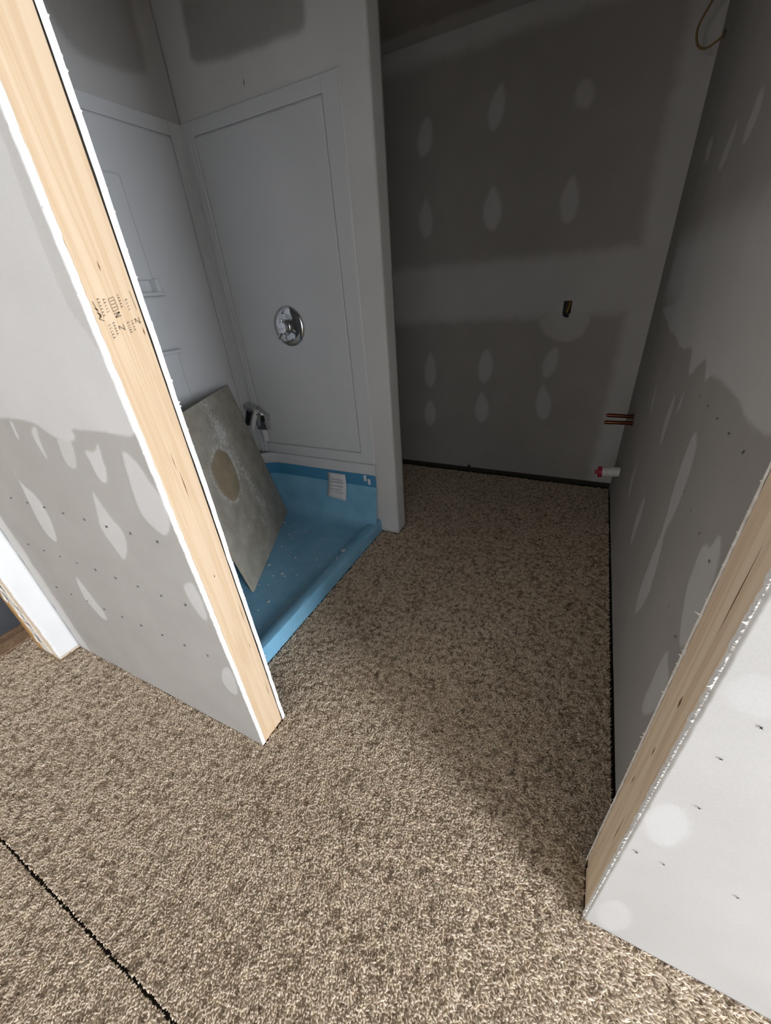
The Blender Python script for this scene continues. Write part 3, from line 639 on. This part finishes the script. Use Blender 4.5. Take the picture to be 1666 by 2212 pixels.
bm = bmesh.new()
rings = sweep(bm, [(.0135, .385), (.0145, .30), (.024, .255), (.032, .20), (.040, .13), (.056, .095), (.085, .070), (.125, .058)], RC, .0012, 3)
last = rings[-1]
bm.faces.new(last)
fl = obj('film_floor', bm, M_FILM, sp_, True)
fl.name = 'protective_film'
bm = bmesh.new()
prof = [(XK, .004), (XK - .0005, .05), (XK - .002, .074), (XK - .008, .083), (XK - .020, .086), (XK - .048, .085), (XK - .060, .080), (XK - .078, .064), (XK - .095, .0585), (XK - .125, .0575)]
N = 40; rows = []
rr = random.Random(2)
for i in range(N + 1):
    y = T + .002 + (YP - T - .004) * i / N
    rows.append([bm.verts.new((x + rr.uniform(-.0008, .0008), y, z + rr.uniform(-.0006, .0006))) for x, z in prof])
for a, b in zip(rows, rows[1:]):
    for k in range(len(prof) - 1): bm.faces.new((a[k], a[k + 1], b[k + 1], b[k]))
obj('kerb', bm, M_FILM, sp_, True)
bm = bmesh.new(); sweep(bm, [(.0150, .388), (.0160, .384), (.0165, .318), (.0155, .312)], RC, .0008, 5); obj('masking_tape', bm, M_FILM_DEEP, sp_, True)
# paper label on the upstand of the pan
bm = bmesh.new(); g = []
for i in range(5):
    for j in range(7):
        s = i / 4; t = j / 6
        x = -.545 + .125 * s - .012 * (1 - t) * (1 - s); z = .375 - .155 * (1 - t) - .012 * s * (1 - t)
        dd = .021 + .0 if z > .30 else .021 + (.30 - z) * .24 + .006 * (1 - t)
        g.append(bm.verts.new((x, YP - .004 - dd - .004, z)))
for i in range(4):
    for j in range(6): bm.faces.new((g[i * 7 + j], g[(i + 1) * 7 + j], g[(i + 1) * 7 + j + 1], g[i * 7 + j + 1]))
lb = obj('label_card', bm, M_LABEL, sp_, True); lb['label'] = 'white printed paper label on the blue film'
md = lb.modifiers.new('thickness', 'SOLIDIFY'); md.thickness = .0012
bm = bmesh.new()
for k, (zz, xa, xb) in enumerate(((.335, -.52, -.44), (.318, -.525, -.43), (.292, -.53, -.44), (.272, -.535, -.46), (.255, -.50, -.435))):
    dd = .0265 + max(0, (.30 - zz)) * .24 + .004
    add_box(bm, xa, xb, YP - .004 - dd - .0025, YP - .004 - dd - .0018, zz - .003, zz + .001)
obj('label_print', bm, M_PRINT, lb)
bm = bmesh.new()
for x, z in ((-.288, .372), (-.262, .352)):
    add_box(bm, x - .008, x + .010, YP - .026, YP - .024, z - .022, z + .014)
obj('tape_scrap', bm, M_WHITEPL, sp_)
# plaster crumbs lying in the pan
bm = bmesh.new(); rr = random.Random(12)
for k in range(70):
    x = rr.uniform(-.85, -.24); y = rr.uniform(.25, 1.22); s = rr.uniform(.0015, .0045) * (1.8 if rr.random() < .12 else 1)
    z = .060 if x < XK - .10 else .088 if x > XK - .06 else .075
    add_box(bm, x - s, x + s * rr.uniform(.5, 1.4), y - s, y + s * rr.uniform(.5, 1.6), z - .001, z + s * .6)
cr = obj('plaster_crumbs', bm, M_PAPER); cr['kind'] = 'stuff'; tag(cr, 'white plaster crumbs scattered over the blue shower pan', 'debris')

# ------------------------------------------------------------------ leaning board
def board():
    B2 = Vector((-.886, 1.261, .0605)); u = Vector((.44684, -.89461, 0)); v = Vector((-.1800, -.0899, .97955)).normalized()
    n = u.cross(v).normalized()
    W, H, TH = .793, .868, .012
    OVAL = [(0.469, 0.651), (0.393, 0.612), (0.37, 0.525), (0.408, 0.444), (0.452, 0.403), (0.553, 0.39), (0.599, 0.455), (0.614, 0.537), (0.58, 0.609)]
    RING = [(0.424, 0.223), (0.36, 0.163), (0.384, 0.083), (0.472, 0.048), (0.553, 0.098), (0.571, 0.181), (0.52, 0.235)]
    nu, nv = 80, 88
    Ug, Vg = np.meshgrid(np.linspace(0, W, nu + 1), np.linspace(0, H, nv + 1))
    w = (smooth_noise(Ug.shape, 6, 91) - .5) * .03
    sd = poly_sd(Ug, Vg, chaikin(OVAL)) + w * .4; sr = poly_sd(Ug, Vg, chaikin(RING)) + w * .5
    stain = np.maximum(sstep(sd / .012 + .5) * .85, sstep(sr / .02 + .5) * .22)
    smear = np.exp(-((sd + .012) / .022) ** 2) * .28 + np.exp(-((sr + .006) / .014) ** 2) * .22 + .52
    smear += .30 * np.exp(-((Ug - .29 - .12 * (Vg - .3)) / .06) ** 2) * sstep((Vg - .1) / .1) + .22 * np.exp(-((Vg - .69) / .06) ** 2 - ((Ug - .36) / .12) ** 2)
    smear *= 1 - sstep(sd / .01 + .3)
    idx = np.arange((nu + 1) * (nv + 1)).reshape(nv + 1, nu + 1)
    front = np.stack([Ug, Vg, np.zeros_like(Ug)], -1).reshape(-1, 3)
    q = np.stack([idx[:-1, :-1], idx[1:, :-1], idx[1:, 1:], idx[:-1, 1:]], -1).reshape(-1, 4)
    ring = np.concatenate([idx[0, :-1], idx[:-1, -1], idx[-1, :0:-1], idx[:0:-1, 0]])
    jit = RNG.random(len(ring)) * .002
    front[ring, 0] += np.where(front[ring, 0] < .001, -jit, np.where(front[ring, 0] > W - .001, jit, 0))
    back = front[ring] + np.array([0, 0, TH]); nb = len(front); bi = nb + np.arange(len(ring))
    sk = np.stack([ring, np.roll(ring, -1), np.roll(bi, -1), bi], -1)
    me = bpy.data.meshes.new('tile_board')
    faces = np.concatenate([q, sk]).tolist() + [bi[::-1].tolist()]
    me.from_pydata(np.concatenate([front, back]).tolist(), [], faces)
    mi = np.zeros(len(faces), np.int32); mi[len(q):] = 1; me.polygons.foreach_set('material_index', mi)
    for nm, a in (('stain', stain), ('smear', smear)):
        at = me.attributes.new(nm, 'FLOAT', 'POINT'); at.data.foreach_set('value', np.concatenate([a.ravel(), np.zeros(len(ring))]).astype(np.float32))
    me.update()
    o = link('cement_board', me, [M_BOARD, M_BLEDGE])
    o.matrix_world = Matrix(((u.x, v.x, n.x, B2.x), (u.y, v.y, n.y, B2.y), (u.z, v.z, n.z, B2.z), (0, 0, 0, 1)))
    tag(o, 'grey mortar-smeared board with a tan oval stain leaning in the shower', 'board')
board()

# ------------------------------------------------------------------ chrome fitting in the shower corner
ft = empty('shower_fitting', (-1.0, YP - .03, .66)); tag(ft, 'small chrome and white fitting with black slots in the shower corner', 'fitting')
bm = bmesh.new(); arc = []
for k in range(9):
    t = k / 8; arc.append((-.075 + .155 * t, -.035 + .038 * t * t - .02 * math.sin(math.pi * t), .112 - .075 * t ** 1.6))
lo_ = [(x * .98 + .004, y - .006, z - .022) for x, y, z in arc]
va_ = [bm.verts.new(p) for p in arc]; vb_ = [bm.verts.new(p) for p in lo_]
vc_ = [bm.verts.new((x, .012, z + .004)) for x, y, z in arc]
for k in range(8): bm.faces.new((va_[k], va_[k + 1], vb_[k + 1], vb_[k])); bm.faces.new((va_[k], va_[k + 1], vc_[k + 1], vc_[k]))
o = obj('chrome_lip', bm, M_CHROME, ft, True); md = o.modifiers.new('t', 'SOLIDIFY'); md.thickness = .003
bm = bmesh.new(); add_tube(bm, [(-.030, -.035, .088), (-.040, -.04, .05), (-.066, -.045, -.010)], .014, 8); obj('dark_slot', bm, M_PLASTIC_DARK, ft, True)
bm = bmesh.new(); add_box(bm, .045, .066, -.030, -.012, .012, .045, .002); obj('dark_slot', bm, M_PLASTIC_DARK, ft, True)
bm = bmesh.new(); add_tube(bm, [(.022, -.030, .080), (-.008, -.04, .02), (-.028, -.046, -.035)], [.017, .016, .012], 10); obj('white_arm', bm, M_WHITEPL, ft, True)
bm = bmesh.new(); add_box(bm, -.012, .072, -.026, .008, -.045, .05, .006); obj('body', bm, M_CHROME, ft, True)
bm = bmesh.new(); add_lathe(bm, [(.0, -.118), (.016, -.118), (.018, -.112), (.018, -.045), (0, -.045)], (.028, -.008, 0), (0, 0, 1), 16); obj('white_stub', bm, M_WHITEPL, ft, True)

# ------------------------------------------------------------------ plumbing stubs and cable on the right wall
def copper(y, z, x0, tilt, label):
    e = empty('copper_pipe', (XR, y, z)); tag(e, label, 'pipe', 'copper water stubs in the right wall')
    bm = bmesh.new(); add_tube(bm, [(0.004, 0, 0), (-.04, 0, tilt * .3), (x0 - XR + .012, 0, tilt), (x0 - XR, 0, tilt)], [.0105, .0105, .0105, .0075], 14)
    obj('tube', bm, M_COPPER, e, True)
    bm = bmesh.new(); add_lathe(bm, [(.0105, 0), (.019, 0), (.019, .0025), (.0105, .004)], (-.0015, 0, 0), (-1, 0, 0), 20); obj('collar', bm, M_COPPER, e, True)
copper(2.06, .604, .918, .0, 'upper copper water pipe stub in the right wall')
copper(2.03, .576, .913, -.004, 'lower copper water pipe stub in the right wall')
dr = empty('drain_pipe', (XR, 2.07, .262)); tag(dr, 'white plastic drain stub with a red cap near the floor', 'pipe')
bm = bmesh.new(); add_lathe(bm, [(.0, -.004), (.030, -.004), (.030, .098), (.026, .102), (0, .102)], (0, 0, 0), (-1, 0, -.12), 24); obj('pipe', bm, M_WHITEPL, dr, True)
bm = bmesh.new(); add_lathe(bm, [(.033, .092), (.0335, .112), (.030, .116), (.013, .116), (.011, .132), (0, .133)], (0, 0, 0), (-1, 0, -.12), 24); obj('cap', bm, M_RED, dr, True)
bm = bmesh.new()
for k in range(3): add_tube(bm, [(-.068 + .006 * k, -.0315, .012 - .012 * k), (-.076 + .006 * k, -.0315, .008 - .012 * k)], .0015, 5)
obj('print', bm, M_PRINT, dr)
wi = empty('cable_loop', (XR, 2.27, 2.11)); tag(wi, 'loop of tan electrical cable hanging from the upper right wall', 'cable')
pts = [(1.056, 2.27, 2.112), (1.035, 2.272, 2.097), (1.014, 2.275, 2.087), (.998, 2.278, 2.084), (.983, 2.28, 2.088), (.968, 2.28, 2.100), (.960, 2.28, 2.115), (.955, 2.28, 2.133), (.954, 2.28, 2.153), (.958, 2.28, 2.168), (.965, 2.28, 2.184), (.985, 2.28, 2.222), (1.01, 2.275, 2.262), (1.035, 2.27, 2.285), (1.056, 2.268, 2.295)]
pts = [(a - XR, b - 2.27, c - 2.11) for a, b, c in pts]
bm = bmesh.new(); add_tube(bm, pts, .0042, 8); obj('cable', bm, M_TANWIRE, wi, True)
bm = bmesh.new(); add_lathe(bm, [(.0, 0), (.012, 0), (.012, .002), (0, .002)], (-.001, 0, .002), (-1, 0, 0), 14)
obj('wall_hole', bm, M_GAP, wi); bm = bmesh.new(); add_lathe(bm, [(.0, 0), (.012, 0), (.012, .002), (0, .002)], (-.001, 0, .183), (-1, 0, 0), 14)
obj('wall_hole', bm, M_GAP, wi)

# ------------------------------------------------------------------ far left: threshold strip, plastic sheet in the next room
th = box('threshold_strip', -1.475, -1.385, -.9, .88, -.011, .010, M_OAK, None, .004); tag(th, 'brown wooden threshold strip at the far left doorway', 'threshold')
nf = struct(box('floor_side_room', -3.2, -1.476, -3.0, .9, -.011, .001, M_OAK), 'dark floor of the room on the left')
bm = bmesh.new(); gx, gy = 28, 22; rr = random.Random(31); vs = []
for i in range(gx + 1):
    for j in range(gy + 1):
        a, b = i / gx, j / gy
        ed = min(a, 1 - a, b, 1 - b); h = .16 * sstep(np.array(ed * 3.2)).item() * (0.75 + .5 * math.sin(a * 9 + b * 5)) + .03 * abs(math.sin(a * 23 + math.sin(b * 17) * 2)) * min(1, ed * 8)
        vs.append(bm.verts.new((-2.15 + .60 * a, -.30 + .75 * b + .03 * math.sin(a * 13), .003 + max(0, h))))
for i in range(gx):
    for j in range(gy):
        k = i * (gy + 1) + j; bm.faces.new((vs[k], vs[k + gy + 1], vs[k + gy + 2], vs[k + 1]))
o = obj('plastic_sheet', bm, M_BAG, None, True); tag(o, 'crumpled dark grey-blue plastic sheet beyond the far left doorway', 'plastic sheet')

# ------------------------------------------------------------------ carpet
LIGHT, TAN, BROWN, DARK = np.array([.90, .775, .625]), np.array([.74, .615, .475]), np.array([.50, .395, .29]), np.array([.20, .15, .105])
SEAM = -0.527
def carpet(name, rects, holes, label, seed, step=0.0050, hgt=0.0085):
    r = np.random.default_rng(seed); P = []
    for (x0, x1, y0, y1) in rects:
        xs = np.arange(x0, x1, step); ys = np.arange(y0, y1, step * .9)
        X, Y = np.meshgrid(xs, ys); X = X + r.uniform(-.5, .5, X.shape) * step; Y = Y + r.uniform(-.5, .5, Y.shape) * step
        P.append(np.stack([X.ravel(), Y.ravel()], -1))
    P = np.concatenate(P); k = np.ones(len(P), bool)
    for (x0, x1, y0, y1) in holes: k &= ~((P[:, 0] > x0) & (P[:, 0] < x1) & (P[:, 1] > y0) & (P[:, 1] < y1))
    P = P[k]; n = len(P)
    # clump noise
    def samp(cell, off):
        N = smooth_noise((1200, 1200), 2.0, seed + off)
        i = ((P[:, 1] + 3) / cell * 2).astype(int) % 1200; j = ((P[:, 0] + 3) / cell * 2).astype(int) % 1200
        return N[i, j]
    cl = samp(.0105, 1); cl = (cl - cl.mean()) / cl.std(); big = samp(.05, 2); big = (big - big.mean()) / big.std()
    f = .85 * r.standard_normal(n) + 1.0 * cl + .12 * big; f = f / f.std()
    t = np.clip((f + 1.9) / 3.4, 0, 1)[:, None]                       # dark fleck .. light fleck
    c = np.where(t < .25, DARK + (BROWN - DARK) * t / .25, np.where(t < .55, BROWN + (TAN - BROWN) * (t - .25) / .30, TAN + (LIGHT - TAN) * (t - .55) / .45))
    c = c * (1 + .06 * (r.random((n, 3)) - .5))
    H = hgt * (.80 + .35 * r.random(n)) * (1 + .16 * np.clip(cl, -2, 2)); th = r.uniform(0, 2 * math.pi, n); ln = r.uniform(.2, 1.0, n) * .0075
    lx, ly = np.cos(th) * ln + .004, np.sin(th) * ln - .0015; ph = r.uniform(0, 2 * math.pi, n)
    ly = ly * np.clip((np.abs(P[:, 1] - SEAM) - .003) / .012, 0, 1)
    co = np.zeros((n, 4, 3)); rb = step * .78
    for k in range(3):
        a = ph + k * 2 * math.pi / 3
        co[:, k] = np.stack([P[:, 0] + np.cos(a) * rb, P[:, 1] + np.sin(a) * rb, np.full(n, -.0005)], -1)
    co[:, 3] = np.stack([P[:, 0] + lx, P[:, 1] + ly, H], -1)
    tri = np.array([(0, 1, 3), (1, 2, 3), (2, 0, 3)]); F = (np.arange(n)[:, None, None] * 4 + tri[None]).reshape(-1, 3)
    col = np.ones((n, 4, 4)); col[:, :, :3] = c[:, None, :]
    me = bpy.data.meshes.new(name)
    me.vertices.add(n * 4); me.vertices.foreach_set('co', co.astype(np.float32).ravel())
    nf_ = len(F); me.loops.add(nf_ * 3); me.loops.foreach_set('vertex_index', F.astype(np.int32).ravel())
    me.polygons.add(nf_); me.polygons.foreach_set('loop_start', np.arange(0, nf_ * 3, 3, dtype=np.int32)); me.polygons.foreach_set('use_smooth', np.ones(nf_, bool))
    at = me.attributes.new('tuft', 'FLOAT_COLOR', 'POINT'); at.data.foreach_set('color', col.astype(np.float32).ravel())
    me.update(calc_edges=True)
    o = link(name, me, M_PILE); o['kind'] = 'stuff'; tag(o, label, 'carpet')
    bm = bmesh.new()
    for (x0, x1, y0, y1) in rects: add_box(bm, x0, x1, y0, y1, -.011, .0005)
    obj('carpet_backing', bm, M_BACKING, o)
    return n
n1 = carpet('carpet', [(-1.38, XD + .06, SEAM + .0048, .004), (0.002, XD + .002, .004, T), (XK + .004, XR - .011, T, YP), (XP + .004, XR - .011, YP, YP + T), (-.75, XR - .011, YP + T + .004, YB - .034), (XD + .06, 1.9, SEAM + .0048, .004)],
            [(-1.292, XS + .004, -.088, .01)], 'brown flecked carpet running from the seam into the small room', 101)
n2 = carpet('carpet', [(-1.38, 1.9, -1.05, SEAM - .0048)], [], 'brown flecked carpet in the near left corner below the seam', 102)
bm = bmesh.new(); add_box(bm, -3.0, WX, -3.2, -1.05, -.011, .010); add_box(bm, 1.9, WX, -1.0499, 0, -.011, .010)
cb = obj('floor_outer_room', bm, mat('plain_brown_carpet', (.42, .345, .255), .95)); struct(cb, 'rest of the carpeted outer room')
